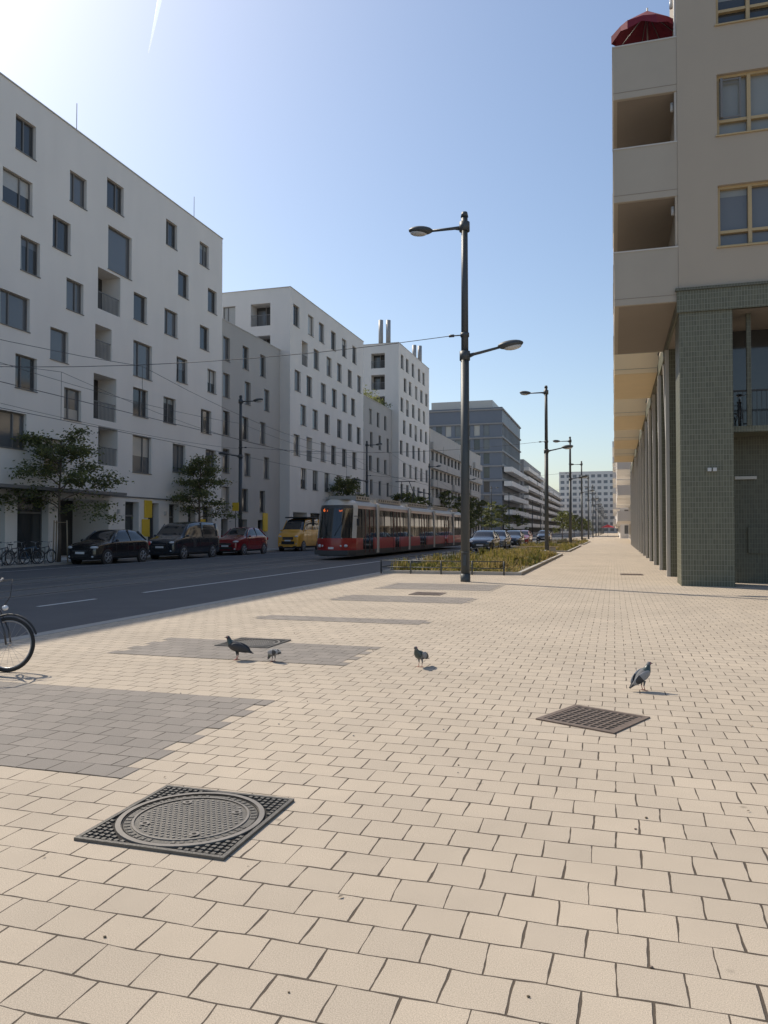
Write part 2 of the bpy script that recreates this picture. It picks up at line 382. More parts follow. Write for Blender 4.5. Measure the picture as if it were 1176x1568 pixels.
# --- building 1
root=empty("white_apartment_building"); B=newB()
Y0=4.0;Y1=52.1;H1=23.75
fr=((FX,Y0),(0,1),(1,0))
raw=[(31.7,21.5,1.4,1.75,'w'),(35.7,20.5,1.4,1.7,'w'),(39.0,21.5,1.6,1.75,'w'),(45.1,21.5,1.35,1.7,'w'),(49.4,21.6,1.3,1.65,'w'),
(31.2,18.5,2.0,1.7,'w'),(34.4,17.5,1.4,1.7,'w'),(39.5,18.3,2.3,2.6,'f'),(46.6,18.55,1.35,1.7,'f'),(50.6,18.55,1.3,1.7,'f'),
(32.1,15.55,1.35,1.75,'w'),(35.5,14.5,1.4,1.7,'w'),(38.5,15.6,2.1,2.4,'l'),(41.6,15.55,1.4,1.7,'f'),(45.1,15.5,1.6,1.7,'w'),(49.5,15.55,1.3,1.7,'f'),
(31.1,12.5,2.0,1.7,'w'),(34.3,11.5,1.4,1.7,'f'),(38.0,12.5,1.5,1.9,'l'),(41.9,12.3,2.0,2.2,'w'),(46.5,12.6,1.4,1.7,'w'),(50.6,12.6,1.3,1.7,'w'),
(31.9,9.55,1.5,1.7,'w'),(35.4,8.5,1.4,1.7,'w'),(38.2,9.3,2.1,2.6,'l'),(41.7,9.6,1.6,1.75,'w'),(45.0,9.6,1.5,1.7,'w'),(49.8,9.5,1.5,1.7,'w'),
(30.9,6.55,2.1,1.8,'w'),(34.0,5.6,1.6,1.7,'w'),(38.5,6.5,1.8,2.2,'l'),(41.9,6.35,2.0,2.3,'w'),(46.2,6.5,1.6,1.9,'w'),(50.5,6.6,1.5,1.8,'w')]
allw=[]
for y,z,w,h,k in raw:
    for sh in (0,-22.2):
        yy=y+sh
        if sh and yy>29.0: continue
        allw.append((yy-w/2-Y0,yy+w/2-Y0,z-h/2,z+h/2,k))
for a,b,k in ((5,9,'s'),(10,13,'s'),(14,18,'s'),(19,22,'s'),(23,26.5,'s'),(27.5,30.6,'s'),(31.4,33.6,'s'),(34.4,38.6,'g'),(40.2,41.6,'s'),(42.6,43.8,'s'),(45,46.2,'s'),(47.4,48.4,'s'),(49.4,50.8,'s')):
    allw.append((a-Y0,b-Y0,.12,3.35,k))
facade(B,fr,Y1-Y0,0,H1,allw,'white',rk='white')
shell(B,FX-14,FX,Y0,Y1,H1,'white',skip=('E',))
B[2].box((FX-.05,18,3.62),(FX+1.1,38.8,3.78),'frame')
B[2].box((FX+.002,38.9,3.6),(FX+.05,52.0,3.68),'frame')
for yy,z in ((41.9,1.2),(42.15,2.4),(48.9,1.3)):
    B[2].box((FX+.01,yy,z),(FX+.06,yy+.8,z+1.1),'yellow')
for yy in (36.5,49.3): B[2].tube([(FX-.8,yy,H1),(FX-.8,yy,H1+2.2)],.02,'wire',5)
for yy in (33.95,39.4,44.4): B[2].box((FX+.002,yy,2.6),(FX+.12,yy+.14,2.85),'lightmet')
finishB(B,root)

def gridwins(y0,y1,Yo,zc,w=1.45,h=1.95,step=3.3,alt=True,jit=.3,big=.14):
    out=[]
    for r,z in enumerate(zc):
        y=y0+(step*.5 if (alt and r%2) else 0)
        while y+w/2<y1:
            ww,hh,k=w,h,R.choice(['w','f','w'])
            if R.random()<big: hh=2.35;k='l';zz=z-.1
            else: zz=z
            yy=y+R.uniform(-jit,jit)
            out.append((yy-ww/2-Yo,yy+ww/2-Yo,zz-hh/2,zz+hh/2,k)); y+=step
    return out
def link(Y0,Y1,H,x=FX-1.0):
    root=empty("grey_link_building"); B=newB()
    ws=[]
    for z in [16.0,13.1,10.1,7.1,4.1]:
        y=Y0+2.6
        while y<Y1-.8:
            ws.append((y-.55-Y0,y+.55-Y0,z-.95,z+.95,'f')); y+=3.7 if int(z)%2 else 3.3
    y=Y0+1.5
    while y<Y1-2: ws.append((y-Y0,y+1.4-Y0,.1,2.5,'s')); y+=3.4
    facade(B,((x,Y0),(0,1),(1,0)),Y1-Y0,0,H,ws,'grey')
    shell(B,x-12,x,Y0,Y1,H,'grey',skip=('E','S','N'))
    B[2].box((x+.02,Y1-3.6,1.5),(x+.1,Y1-2.7,3.1),'yellow')
    finishB(B,root)
link(52.1,64.9,18.2)
def tower(Y0,Y1,H,depth_x=11,chim=None,name="white_residential_tower"):
    root=empty(name); B=newB()
    n=int((H-4.6)/3.03)
    zc=[H-2.3-3.03*i for i in range(n)]
    ws=gridwins(Y0+1.6,Y1-.8,Y0,zc)
    y=Y0+.8
    while y<Y1-3: ws.append((y-Y0,y+3.4-Y0,.1,3.3,'g' if R.random()<.5 else 's')); y+=4.2
    facade(B,((FX,Y0),(0,1),(1,0)),Y1-Y0,0,H,ws,'white')
    sw=[]
    for i,z in enumerate(zc[:3]):
        for (a,b,k) in ((FX-6.9,FX-5.6,'w'),(FX-4.0,FX-2.0,'l')):
            sw.append((a-(FX-depth_x),b-(FX-depth_x),z-1.1,z+1.0,k))
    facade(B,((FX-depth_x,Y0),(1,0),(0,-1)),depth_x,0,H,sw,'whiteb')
    shell(B,FX-depth_x,FX,Y0,Y1,H,'white',skip=('E','S'))
    if chim:
        for (x,y,h) in chim: B[2].tube([(x,y,H-.4),(x,y,H+h)],.33,'chim',14)
    finishB(B,root)
tower(64.9,86.5,24.0)
link(86.5,102.1,18.2)
tower(102.1,120.4,27.6,chim=[(FX-3.0,103.5,3.7),(FX-1.9,103.5,3.6),(FX-1.2,115.5,2.8),(FX-.5,116.2,2.8)])
g=MB()
for i in range(900):
    x=FX-1.6+R.gauss(0,.5);y=R.uniform(88,101);z=18.2+abs(R.gauss(0,.5))
    a=R.uniform(0,6.28);s=R.uniform(.1,.22)
    g.poly([(x,y,z),(x+s*math.cos(a),y+s*math.sin(a),z+R.uniform(0,.2)),(x+s*math.cos(a+1.3),y+s*math.sin(a+1.3),z+s)],R.choice(['leafa','leafb','leafc']))
g.obj("rooftop_shrubs")
def banded(name,x0,x1,Y0,Y1,H,wk,fl=3.3,side='E',band=(.9,2.6),south=True,k='b',gap=0,proud=0,bk=None,far=None):
    root=empty(name); B=newB()
    GM[0]=far  # far swaps in paler panes, aerial haze carried by their colour
    nfl=int((H-.8)/fl)
    ws=[]; sw=[]
    for i in range(nfl):
        z=i*fl
        if gap:
            y=Y0+.8
            while y<Y1-gap: ws.append((y-Y0,y+gap*.62-Y0,z+band[0],z+band[1],k)); y+=gap
            x=x0+.8
            while x<x1-gap: sw.append((x-x0,x+gap*.62-x0,z+band[0],z+band[1],k)); x+=gap
        else:
            ws.append((.5,Y1-Y0-.5,z+band[0],z+band[1],k)); sw.append((.5,x1-x0-.5,z+band[0],z+band[1],k))
        if proud:
            xx=x1 if side=='E' else x0
            a,b=(xx+.003,xx+proud) if side=='E' else (xx-proud,xx-.003)
            y=Y0+.3
            while y<Y1-6:
                ln=R.choice([7.5,10.5,14]) ; ln=min(ln,Y1-.3-y)
                B[0].box((a,y,z+band[1]+.1),(b,y+ln,z+band[1]+.1+1.2),bk or wk); y+=ln+R.choice([.25,.25,3.2])
    if side=='E': facade(B,((x1,Y0),(0,1),(1,0)),Y1-Y0,0,H,ws,wk,sill=False)
    else: facade(B,((x0,Y0),(0,1),(-1,0)),Y1-Y0,0,H,ws,wk,sill=False)
    facade(B,((x0,Y0),(1,0),(0,-1)),x1-x0,0,H,sw if south else [],wk,sill=False)
    shell(B,x0,x1,Y0,Y1,H,wk,skip=('S',side))
    GM[0]=None
    finishB(B,root); return root
banded("grey_balcony_building",FX-14,FX,121,170,18.0,'grey',fl=3.0,proud=.5,bk='grey',gap=3.2)
r=banded("glass_office_building",FX-24,FX,205,246,34.5,'office',fl=3.8,gap=2.6,band=(.4,3.3))
m=MB()
for i in range(9): m.box((FX-24.1,204.7,3.4+i*3.8),(FX+.35,204.99,3.75+i*3.8),'greyd'); m.box((FX+.01,205.3,3.4+i*3.8),(FX+.35,246,3.75+i*3.8),'greyd')
for i in range(5): m.box((FX+.4,205.3,2+i*3.8),(FX+2.6,246,3.3+i*3.8),'whiteb')
m.box((FX-20,208,34.5),(FX-3,240,37),'lightmet')
m.obj("floor_bands",r)
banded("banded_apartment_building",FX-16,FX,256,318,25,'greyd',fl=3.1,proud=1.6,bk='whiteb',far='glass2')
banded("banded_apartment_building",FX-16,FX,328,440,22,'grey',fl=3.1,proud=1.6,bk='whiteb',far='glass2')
banded("distant_white_building",-30,16,452,470,35,'whiteb',fl=3.4,gap=3.4,band=(1.0,2.7),far='glasshaze')
banded("background_building",-110,-48,95,150,16,'grey',gap=4)

# ---------------------------------------------------------------- right building
RX=1.85;RY=23.7
root=empty("cream_apartment_building"); B=newB()
W,G,F=B
fr=((RX,RY),(1,0),(0,-1))
ws=[]
for i in range(5):
    zb=9.72+3.23*i
    x=2.92
    while x<24:
        ws.append((x-RX,x+1.95-RX,zb,zb+1.78,'x')); x+=4.6
facade(B,fr,24,8.5,24.5,ws,'cream',depth=.25)
for q,(a,b,c,d,k) in enumerate(ws):
    e=.075;dp=.25
    mcol='wood'
    for (p,q2,r_,s_) in ((a,b,c,c+e),(a,b,d-e,d),(a,a+e,c+e,d-e),(b-e,b,c+e,d-e)): fbox(F,fr,p,q2,r_,s_,-dp+.002,-.12,mcol)
    m=a+.86; fbox(F,fr,m-.05,m+.05,c+e,d-e,-dp+.002,-.11,mcol)
    fbox(F,fr,a+e,b-e,c+.42,c+.50,-dp+.003,-.13,mcol)
    fbox(F,fr,a-.04,b+.04,c-.04,c,-.2,.05,mcol)
    hh=R.uniform(.15,1.1)
    G.poly([FP(fr,a+e,-dp+.005,d-e-hh),FP(fr,m-.06,-dp+.005,d-e-hh),FP(fr,m-.06,-dp+.005,d-e),FP(fr,a+e,-dp+.005,d-e)],'glassg')
    if abs(a+RX-2.92)<.1:
        if 12.5<c<13.5:
            fbox(F,fr,a+.10,a+.16,c+.52,d-.12,-.10,.0,'frame'); fbox(F,fr,a+.10,a+.66,c+.52,c+.57,-.115,-.09,'frame'); fbox(F,fr,a+.10,a+.66,d-.17,d-.12,-.115,-.09,'frame'); fbox(F,fr,a+.61,a+.66,c+.57,d-.17,-.115,-.09,'frame')
sw=[]
y=30.0
while y<90:
    for i in range(3): sw.append((y-RY,y+1.3-RY,9.0+3.1*i,11.1+3.1*i,'w'))
    y+=3.1
facade(B,((RX,RY),(0,1),(-1,0)),66.3,8.5,17.2,sw,'cream',depth=.2,fk='frame')
W.poly([(RX,RY,17.2),(RX,RY+2.6,17.2),(RX,RY+2.6,24.5),(RX,RY,24.5)],'cream')
W.poly([(RX,RY+2.6,17.2),(RX+24,RY+2.6,17.2),(RX+24,RY+2.6,24.5),(RX,RY+2.6,24.5)],'cream')
W.poly([(RX,RY,24.5),(RX+24,RY,24.5),(RX+24,RY+2.6,24.5),(RX,RY+2.6,24.5)],'greyd')
W.poly([(RX,RY+2.6,17.2),(RX+24,RY+2.6,17.2),(RX+24,90,17.2),(RX,90,17.2)],'greyd')
W.poly([(RX,90,8.5),(RX+24,90,8.5),(RX+24,90,17.2),(RX,90,17.2)],'cream')
W.poly([(RX+24,RY,0),(RX+24,90,0),(RX+24,90,17.2),(RX+24,RY,17.2)],'cream')
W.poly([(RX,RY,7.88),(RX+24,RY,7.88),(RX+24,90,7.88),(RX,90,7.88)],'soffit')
W.box((RX-.06,RY-.06,7.9),(RX+24,RY+.5,8.52),'green')
W.box((RX-.06,RY+.5,7.9),(RX+.4,90,8.52),'green')
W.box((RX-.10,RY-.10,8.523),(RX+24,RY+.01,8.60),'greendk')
F.tube([(RX-.03,RY+.10,8.6),(RX-.03,RY+.10,24.4)],.05,'lightmet',10)
W.box((RX,RY,0),(RX+1.42,RY+1.5,7.9),'green')
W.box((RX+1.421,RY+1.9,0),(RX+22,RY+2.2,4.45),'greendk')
W.box((RX+1.421,RY+.55,4.45),(RX+22,RY+2.2,4.62),'green')
G.poly([(RX+1.42,RY+2.6,4.62),(RX+22,RY+2.6,4.62),(RX+22,RY+2.6,7.9),(RX+1.42,RY+2.6,7.9)],'glass')
for i in range(14): F.box((RX+1.5+i*1.5,RY+2.45,4.62),(RX+1.58+i*1.5,RY+2.58,7.88),'plastic')
W.box((RX+1.86,RY+.52,4.62),(RX+1.98,RY+.64,7.88),'greendk')
F.box((RX+1.42,RY+.56,5.62),(RX+22,RY+.61,5.67),'plastic')
for i in range(160): F.box((RX+1.5+i*.125,RY+.575,4.62),(RX+1.512+i*.125,RY+.59,5.62),'plastic')
F.box((RX+2.05,RY+1.84,.9),(RX+2.6,RY+1.899,1.7),'greendk')
F.box((RX+1.7,RY+1.80,3.15),(RX+2.3,RY+1.899,3.24),'lightmet')
for dx in (.72,.86): F.box((RX+dx,RY-.10,3.28),(RX+dx+.1,RY-.001,3.38),'lens')
y=RY+4.6; i=0
while y<89:
    W.box((RX+.02,y,0),(RX+.36,y+.34,7.9),'green')
    W.hexa([(RX-.03,y+.19-.12,2.2),(RX+.16,y+.19-.12,2.2),(RX+.16,y+.19+.12,2.2),(RX-.03,y+.19+.12,2.2),
            (RX-.03,y+2.6-.12,7.9),(RX+.16,y+2.6-.12,7.9),(RX+.16,y+2.6+.12,7.9),(RX-.03,y+2.6+.12,7.9)],'lightmet')
    W.box((RX-.10,y+.06,0),(RX+.018,y+.28,7.88),'lightmet')
    y+=4.6;i+=1
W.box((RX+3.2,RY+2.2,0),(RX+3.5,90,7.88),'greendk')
for k in range(16): G.poly([(RX+3.19,RY+3+k*4,.2),(RX+3.19,RY+6.2+k*4,.2),(RX+3.19,RY+6.2+k*4,3.6),(RX+3.19,RY+3+k*4,3.6)],'glass')
bl=MB()
def balcony(y0,y1,z,pk):
    x0=.06
    bl.box((x0,y0,z),(RX-.002,y1,z+.2),pk)
    bl.poly([(x0+.12,y0+.12,z-.006),(RX-.01,y0+.12,z-.006),(RX-.01,y1-.12,z-.006),(x0+.12,y1-.12,z-.006)],'soffit' if pk=='parapet' else 'parapetlit')
    bl.box((x0,y0,z+.2),(x0+.1,y1,z+1.58),pk)
    bl.box((x0+.1,y0,z+.2),(RX-.002,y0+.1,z+1.58),pk)
    bl.box((x0+.1,y1-.1,z+.2),(RX-.002,y1,z+1.58),pk)
    bl.box((x0-.02,y0-.02,z+1.58),(x0+.12,y1+.02,z+1.62),'lightmet')
    bl.box((x0+.12,y0-.02,z+1.58),(RX-.002,y0+.12,z+1.62),'lightmet')
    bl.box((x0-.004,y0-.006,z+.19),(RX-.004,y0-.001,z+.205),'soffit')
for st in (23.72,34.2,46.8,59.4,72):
    for i in range(3): balcony(st,st+6.6,8.25+3.1*i,'parapet' if st<30 else 'parapetlit')  # stacks past the first get the copy with painted-in sun bounce
for i in range(3):
    bl.tube([(RX-.12,RY+.3,10.9+3.1*i),(RX-.12,RY+.3,11.15+3.1*i)],.05,'lens',8)
bl.obj("balconies",root)
finishB(B,root)
p=MB()
cx,cy,cz=1.1,24.9,17.75
n=8
ring=[(cx+1.1*math.cos(2*math.pi*i/n+.2),cy+1.1*math.sin(2*math.pi*i/n+.2),cz-.85-.1*math.cos(2*math.pi*i/n)) for i in range(n)]
for i in range(n):
    a=ring[i];b=ring[(i+1)%n]
    mid=((a[0]+b[0])/2*.95+cx*.05,(a[1]+b[1])/2*.95+cy*.05,(a[2]+b[2])/2+.09)
    p.poly([(cx,cy,cz),a,mid],'parasol'); p.poly([(cx,cy,cz),mid,b],'parasol')
    p.poly([a,mid,(mid[0],mid[1],mid[2]-.16),(a[0],a[1],a[2]-.25)],'parasol'); p.poly([mid,b,(b[0],b[1],b[2]-.25),(mid[0],mid[1],mid[2]-.16)],'parasol')
    p.tube([(cx,cy,cz-.05),(a[0],a[1],a[2]-.01)],.012,'frame',5)
p.tube([(cx,cy,14.7),(cx,cy,cz+.08)],.025,'lightmet',8)
p.obj("red_parasol")
banded("grey_street_building",2.6,22,96,150,20,'grey',fl=3.1,side='W',proud=2.2,bk='white',gap=3.4)
banded("white_street_building",1.2,22,160,240,20,'white',fl=3.1,side='W',proud=1.4,bk='whiteb',gap=3.4)
banded("white_street_building",2.0,22,252,440,22,'whiteb',fl=3.1,side='W',proud=1.4,bk='white',gap=3.4,far='glass2')

# ---------------------------------------------------------------- ground
m=MB(); m.poly([(-2500,-1500,-.12),(2500,-1500,-.12),(2500,3500,-.12),(-2500,3500,-.12)],'ground'); m.obj("ground")
KX=-8.6; LX=-26.15
m=MB(); m.poly([(LX-.1,-60,-.1),(KX+.1,-60,-.1),(KX+.1,448,-.1),(LX-.1,448,-.1)],'asph')
for tx in (-15.4,-18.7):
    m.poly([(tx-1.25,-60,-.096),(tx+1.25,-60,-.096),(tx+1.25,448,-.096),(tx-1.25,448,-.096)],'railb')
m.obj("road")
m=MB()
for tx in (-15.4,-18.7):
    for d in (-.7175,.7175):
        m.box((tx+d-.035,-60,-.11),(tx+d+.035,448,-.088),'rail')
        m.box((tx+d+.037,-60,-.11),(tx+d+.075,448,-.094),'hole')
m.obj("tram_rails")
m=MB()
y=-30
while y<19: m.poly([(-12.33,y+.2,-.092),(-12.2,y+.2,-.092),(-12.2,y+2.2,-.092),(-12.33,y+2.2,-.092)],'paint'); y+=4
m.poly([(-12.33,20.2,-.092),(-12.2,20.2,-.092),(-12.2,46,-.092),(-12.33,46,-.092)],'paint')
y=50
while y<300: m.poly([(-12.33,y,-.092),(-12.2,y,-.092),(-12.2,y+3,-.092),(-12.33,y+3,-.092)],'paint'); y+=6
m.poly([(-23.9,-60,-.092),(-23.8,-60,-.092),(-23.8,300,-.092),(-23.9,300,-.092)],'paint')
m.obj("road_markings")
m=MB()
m.box((KX+.25,-60,-.2),(60,448,0),'pav'); m.obj("pavement")
m=MB()
y=-60
while y<448: m.box((KX,y,-.2),(KX+.248,y+.992,.004),'kerb'); y+=1
m.obj("kerb")
m=MB(); m.box((-75,-60,-.2),(LX-.16,448,0),'concrete'); m.obj("pavement")
m=MB(); m.box((LX-.158,-60,-.2),(LX,448,.004),'kerb'); m.obj("kerb")
m=MB()
def patch(x0,x1,y0,y1):
    rh=.215;bw=.235
    r0=round(y0/rh);r1=round(y1/rh)
    for r in range(r0,r1):
        off=bw*.5 if r%2 else 0
        a=math.floor((x0-off)/bw)*bw+off; b=math.floor((x1-off)/bw)*bw+off
        m.poly([(a,r*rh,.004),(b,r*rh,.004),(b,(r+1)*rh,.004),(a,(r+1)*rh,.004)],'pavg')
for a,b in ((8.7,10.1),(12.6,13.4),(16.5,18.0),(20.3,22.5)): patch(-6.15,-2.98,a,b)
patch(-8.3,-2.98,4.22,6.58)
m.obj("grey_paving_patches")

# ---------------------------------------------------------------- manhole cover
def manhole(x,y,side,rz=0,name="manhole_cover",fine=True):
    m=MB(); h=side/2; z=.006
    m.poly([(-h,-h,z),(h,-h,z),(h,h,z),(-h,h,z)],'hole')
    t=.022
    for a,b in (((-h,-h),(h,-h+t)),((-h,h-t),(h,h)),((-h,-h+t),(-h+t,h-t)),((h-t,-h+t),(h,h-t))): m.box((a[0],a[1],0),(b[0],b[1],.016),'iron')
    rr=h*.93
    n=22
    for i in range(n):
        for j in range(n):
            cx=-h+t+(i+.5)*(side-2*t)/n; cy=-h+t+(j+.5)*(side-2*t)/n
            if math.hypot(cx,cy)>rr+.012:
                s=.0105 ; m.box((cx-s,cy-s,.004),(cx+s,cy+s,.015),'iron')
    def annulus(r0,r1,z,k,N=64):
        for i in range(N):
            a=2*math.pi*i/N;b=2*math.pi*(i+1)/N
            m.poly([(r0*math.cos(a),r0*math.sin(a),z),(r1*math.cos(a),r1*math.sin(a),z),(r1*math.cos(b),r1*math.sin(b),z),(r0*math.cos(b),r0*math.sin(b),z)],k)
            m.poly([(r1*math.cos(a),r1*math.sin(a),z),(r1*math.cos(b),r1*math.sin(b),z),(r1*math.cos(b),r1*math.sin(b),z-.01),(r1*math.cos(a),r1*math.sin(a),z-.01)],k)
    annulus(0,rr,.009,'iron'); annulus(rr*.93,rr,.017,'iron_hi'); annulus(rr*.76,rr*.79,.015,'iron_hi'); annulus(rr*.90,rr*.915,.013,'hole')
    for i in range(48):
        a=2*math.pi*i/48
        if i%12<2: continue
        r0,r1=rr*.81,rr*.885; w=.010
        c,s_=math.cos(a),math.sin(a)
        P=[(r0*c+w*s_,r0*s_-w*c),(r1*c+w*s_,r1*s_-w*c),(r1*c-w*s_,r1*s_+w*c),(r0*c-w*s_,r0*s_+w*c)]
        m.hexa([(q[0],q[1],.008) for q in P]+[(q[0],q[1],.013) for q in P],'iron')
    st=.034
    k=int(rr/st)+1
    for i in range(-k,k+1):
        for j in range(-k,k+1):
            cx=i*st+(st/2 if j%2 else 0);cy=j*st*.87
            if math.hypot(cx,cy)<rr*.72:
                s=.011
                m.hexa([(cx-s,cy,.008),(cx,cy-s,.008),(cx+s,cy,.008),(cx,cy+s,.008),(cx-s,cy,.0135),(cx,cy-s,.0135),(cx+s,cy,.0135),(cx,cy+s,.0135)],'iron_hi')
    for a in (.6,2.2,3.8,5.3):
        m.disc((rr*.62*math.cos(a),rr*.62*math.sin(a),.0155),(0,0,1),.028,'iron_hi',12)
        m.disc((rr*.62*math.cos(a),rr*.62*math.sin(a),.017),(0,0,1),.012,'hole',10)
    m.obj(name,loc=(x,y,0),rz=rz)
manhole(-2.25,3.81,.86)
def drain(x,y,side,rz,n=13,name="drain_grate",k='rust'):
    m=MB();h=side/2
    m.poly([(-h,-h,.005),(h,-h,.005),(h,h,.005),(-h,h,.005)],'hole')
    t=.045
    for a,b in (((-h,-h),(h,-h+t)),((-h,h-t),(h,h)),((-h,-h+t),(-h+t,h-t)),((h-t,-h+t),(h,h-t))): m.box((a[0],a[1],0),(b[0],b[1],.012),k)
    q=h-t-.015
    w=.009
    for i in range(n+1):
        u=-q+2*q*i/n
        m.box((u-w,-q-w,.006),(u+w,q+w,.0095),k)
    for j in range(n+1):
        v=-q+2*q*j/n
        for i in range(n):
            u0=-q+2*q*i/n+w+.0005;u1=-q+2*q*(i+1)/n-w-.0005
            m.box((u0,v-w,.006),(u1,v+w,.009),k)
    m.obj(name,loc=(x,y,0),rz=rz)
drain(-.18,6.8,.70,math.radians(-25),n=9)
drain(.6,29.2,.8,0); drain(-4.5,18.9,.8,0)
manhole(-4.9,9.95,.8,name="manhole_cover")
m=MB()
for i in range(120):
    x=R.uniform(-5,4);y=R.uniform(2,14);s=R.uniform(.003,.009)
    m.ell((x,y,s*.5),(s,s*R.uniform(.6,1),s*.5),R.choice(['soil','rust','kerb']),6,4)
for i in range(16):
    x=R.uniform(-3,3);y=R.uniform(2.5,9);a=R.uniform(0,6.28);s=R.uniform(.010,.020)
    c,q=math.cos(a)*s,math.sin(a)*s
    m.poly([(x-c,y-q,.006),(x+q*.5,y-c*.5,.012),(x+c,y+q,.006),(x-q*.5,y+c*.5,.01)],'stake')
m.obj("ground_litter")

# ---------------------------------------------------------------- street lamps
def lamp(x,y,flip=1):
    m=MB(); f=flip
    m.tube([(0,0,-.1),(0,0,.25)],.155,'pole',20); 
    m.tube([(0,0,.25),(0,0,7.0)],[.140,.132],'pole',20)
    m.tube([(0,0,7.0),(0,0,11.45)],[.115,.10],'pole',20)
    m.tube([(0,0,11.45),(0,0,11.6)],[.12,.09],'pole',20)
    for z in (6.92,11.0): m.tube([(0,0,z),(0,0,z+.28)],.165,'pole',20)
    m.tube([(0,0,.9),(0,0,.93)],.143,'pole',20)
    m.box((-.05,-.145,.5),(.05,-.12,.85),'pole')
    for sgn,z,dz in ((-1*f,11.13,0.0),(1*f,7.05,.22)):
        m.tube([(0,0,z),(sgn*.5,0,z+dz*.4),(sgn*1.15,0,z+dz)],[.055,.045,.038],'pole',10)
        m.tube([(0,0,z-.1),(sgn*.35,0,z+dz*.3-.02)],[.03,.02],'pole',8)
        rot=Matrix.Rotation(-sgn*.10,3,'Y')
        m.ell((sgn*1.42,0,z+dz+.05),(.40,.22,.13),'pole',18,10,rot)
        m.ell((sgn*1.48,0,z+dz-.02),(.29,.17,.10),'lens',16,8,rot)
    m.tube([(0,0,7.72),(-.5*f,0,7.72)],.02,'pole',6); m.tube([(-.34*f,0,7.72),(-.50*f,0,7.72)],.045,'pole',8)
    m.tube([(0,0,7.66),(0,0,7.78)],.14,'pole',16)
    m.obj("street_lamp",loc=(x,y,0))
for i in range(12): lamp(-4.44,23.7+30.3*i)
for i in range(11): lamp(-26.45,21.0+30.4*i,-1)
# ---------------------------------------------------------------- overhead wires
m=MB()
def wire(a,b,sag=.0,r=.012,n=8):
    a=Vector(a);b=Vector(b); pts=[]
    for i in range(n+1):
        t=i/n; p=a.lerp(b,t); p.z-=sag*4*t*(1-t); pts.append(p)
    m.tube(pts,r,'wire',4,caps=False)
for tx in (-15.4,-18.7):
    wire((tx,-30,5.5),(tx,330,5.5),0,.010,2)
for i in range(-1,11):
    y=23.7+30.3*i; yl=21+30.4*i
    wire((-4.9,y,7.72),(-26.0,yl,7.72),.55,.011,10)
    for tx in (-15.4,-18.7):
        wire((tx,y-1,7.2),(tx,y-1,5.5),0,.009,1)
        wire((tx,y-1,7.2),(tx,y+29.3,7.2),.9,.008,10)
wire((-26.4,21,9.5),(-26.4,51.4,9.5),.5,.011,10); wire((-26.4,51.4,9.5),(-26.4,81.8,9.5),.5,.011,10)
wire((-26.4,21,7.6),(-26.4,51.4,7.6),.4,.009,10)
m.obj("overhead_wires")

# ---------------------------------------------------------------- trees
def tree(x,y,h,cr,z0,leaves,seed,name="young_tree",stakes=True,ls=.13):
    rr=random.Random(seed); m=MB()
    tr=[(0,0,0)];
    for i in range(1,6): tr.append((rr.gauss(0,.04),rr.gauss(0,.04),h*.92*i/5))
    m.tube(tr,[.10*h/6.5*(1-.16*i) for i in range(6)],'bark',10)
    anchors=[]
    nb=17
    for i in range(nb):
        t=i/(nb-1); zz=z0*.82+(h*.86-z0*.82)*t
        a=i*2.4+rr.uniform(-.4,.4)
        ln=cr*(1.05-.62*t)*rr.uniform(.75,1.1)
        p=Vector((0,0,zz)); d=Vector((math.cos(a),math.sin(a),.45+t*.6)).normalized()
        pts=[p.copy()]
        for s in range(5):
            p=p+d*ln/5; d=(d+Vector((rr.gauss(0,.16),rr.gauss(0,.16),-.12+rr.gauss(0,.1)))).normalized(); pts.append(p.copy())
            if s>=1: anchors.append((p.copy(),.20+.14*cr*.5))
            if s>=1:
                d2=(d+Vector((rr.gauss(0,.7),rr.gauss(0,.7),rr.gauss(0,.35)))).normalized()
                q=p+d2*ln*.28; m.tube([p,q],[.014,.005],'bark',4,caps=False); anchors.append((q,.26)); anchors.append((p.lerp(q,.6),.2))
        m.tube(pts,[.035*h/6.5*(1-.16*s) for s in range(6)],'bark',6,caps=False)
    for i in range(leaves):
        c,sp=rr.choice(anchors)
        q=c+Vector((rr.gauss(0,sp),rr.gauss(0,sp),rr.gauss(0,sp*.5)))
        u=Vector((rr.gauss(0,1),rr.gauss(0,1),rr.gauss(0,.5))).normalized(); v=u.cross(Vector((rr.gauss(0,1),rr.gauss(0,1),rr.gauss(0,1)))).normalized()
        s=ls*rr.uniform(.6,1.3)
        k=rr.choices(['leafa','leafb','leafc'],[5,3,3])[0]
        m.poly([q-u*s*.6,q+v*s*.3,q+u*s*.6,q-v*s*.3],k)
    if stakes:
        for a in (.5,2.6,4.7):
            m.tube([(.42*math.cos(a),.42*math.sin(a),0),(.36*math.cos(a),.36*math.sin(a),2.1)],.035,'stake',8)
        for k in range(3):
            a=.5+2.1*k;b=a+2.1
            m.tube([(.36*math.cos(a),.36*math.sin(a),2.0),(.36*math.cos(b),.36*math.sin(b),2.0)],.02,'stake',6)
    m.obj(name,loc=(x,y,0))
tree(-26.9,32.6,6.6,3.0,3.0,7600,3,ls=.145)
tree(-26.9,46.4,6.9,2.3,3.0,6000,5,ls=.15)
tree(-26.9,76,7.4,2.6,3.2,4500,8,ls=.22)
for i,yy in enumerate((97,107,128,140,152,165,178,195,215,235)):
    tree(-27+R.uniform(-.5,.5),yy,8.5 if yy>120 else 6.5,3.0,2.6,1700,20+i,stakes=False,ls=.36)
for i,yy in enumerate((150,172,195,230,260,300)):
    tree(-9.4,yy,5.5,2.0,2.0,900,50+i,stakes=False,ls=.34)

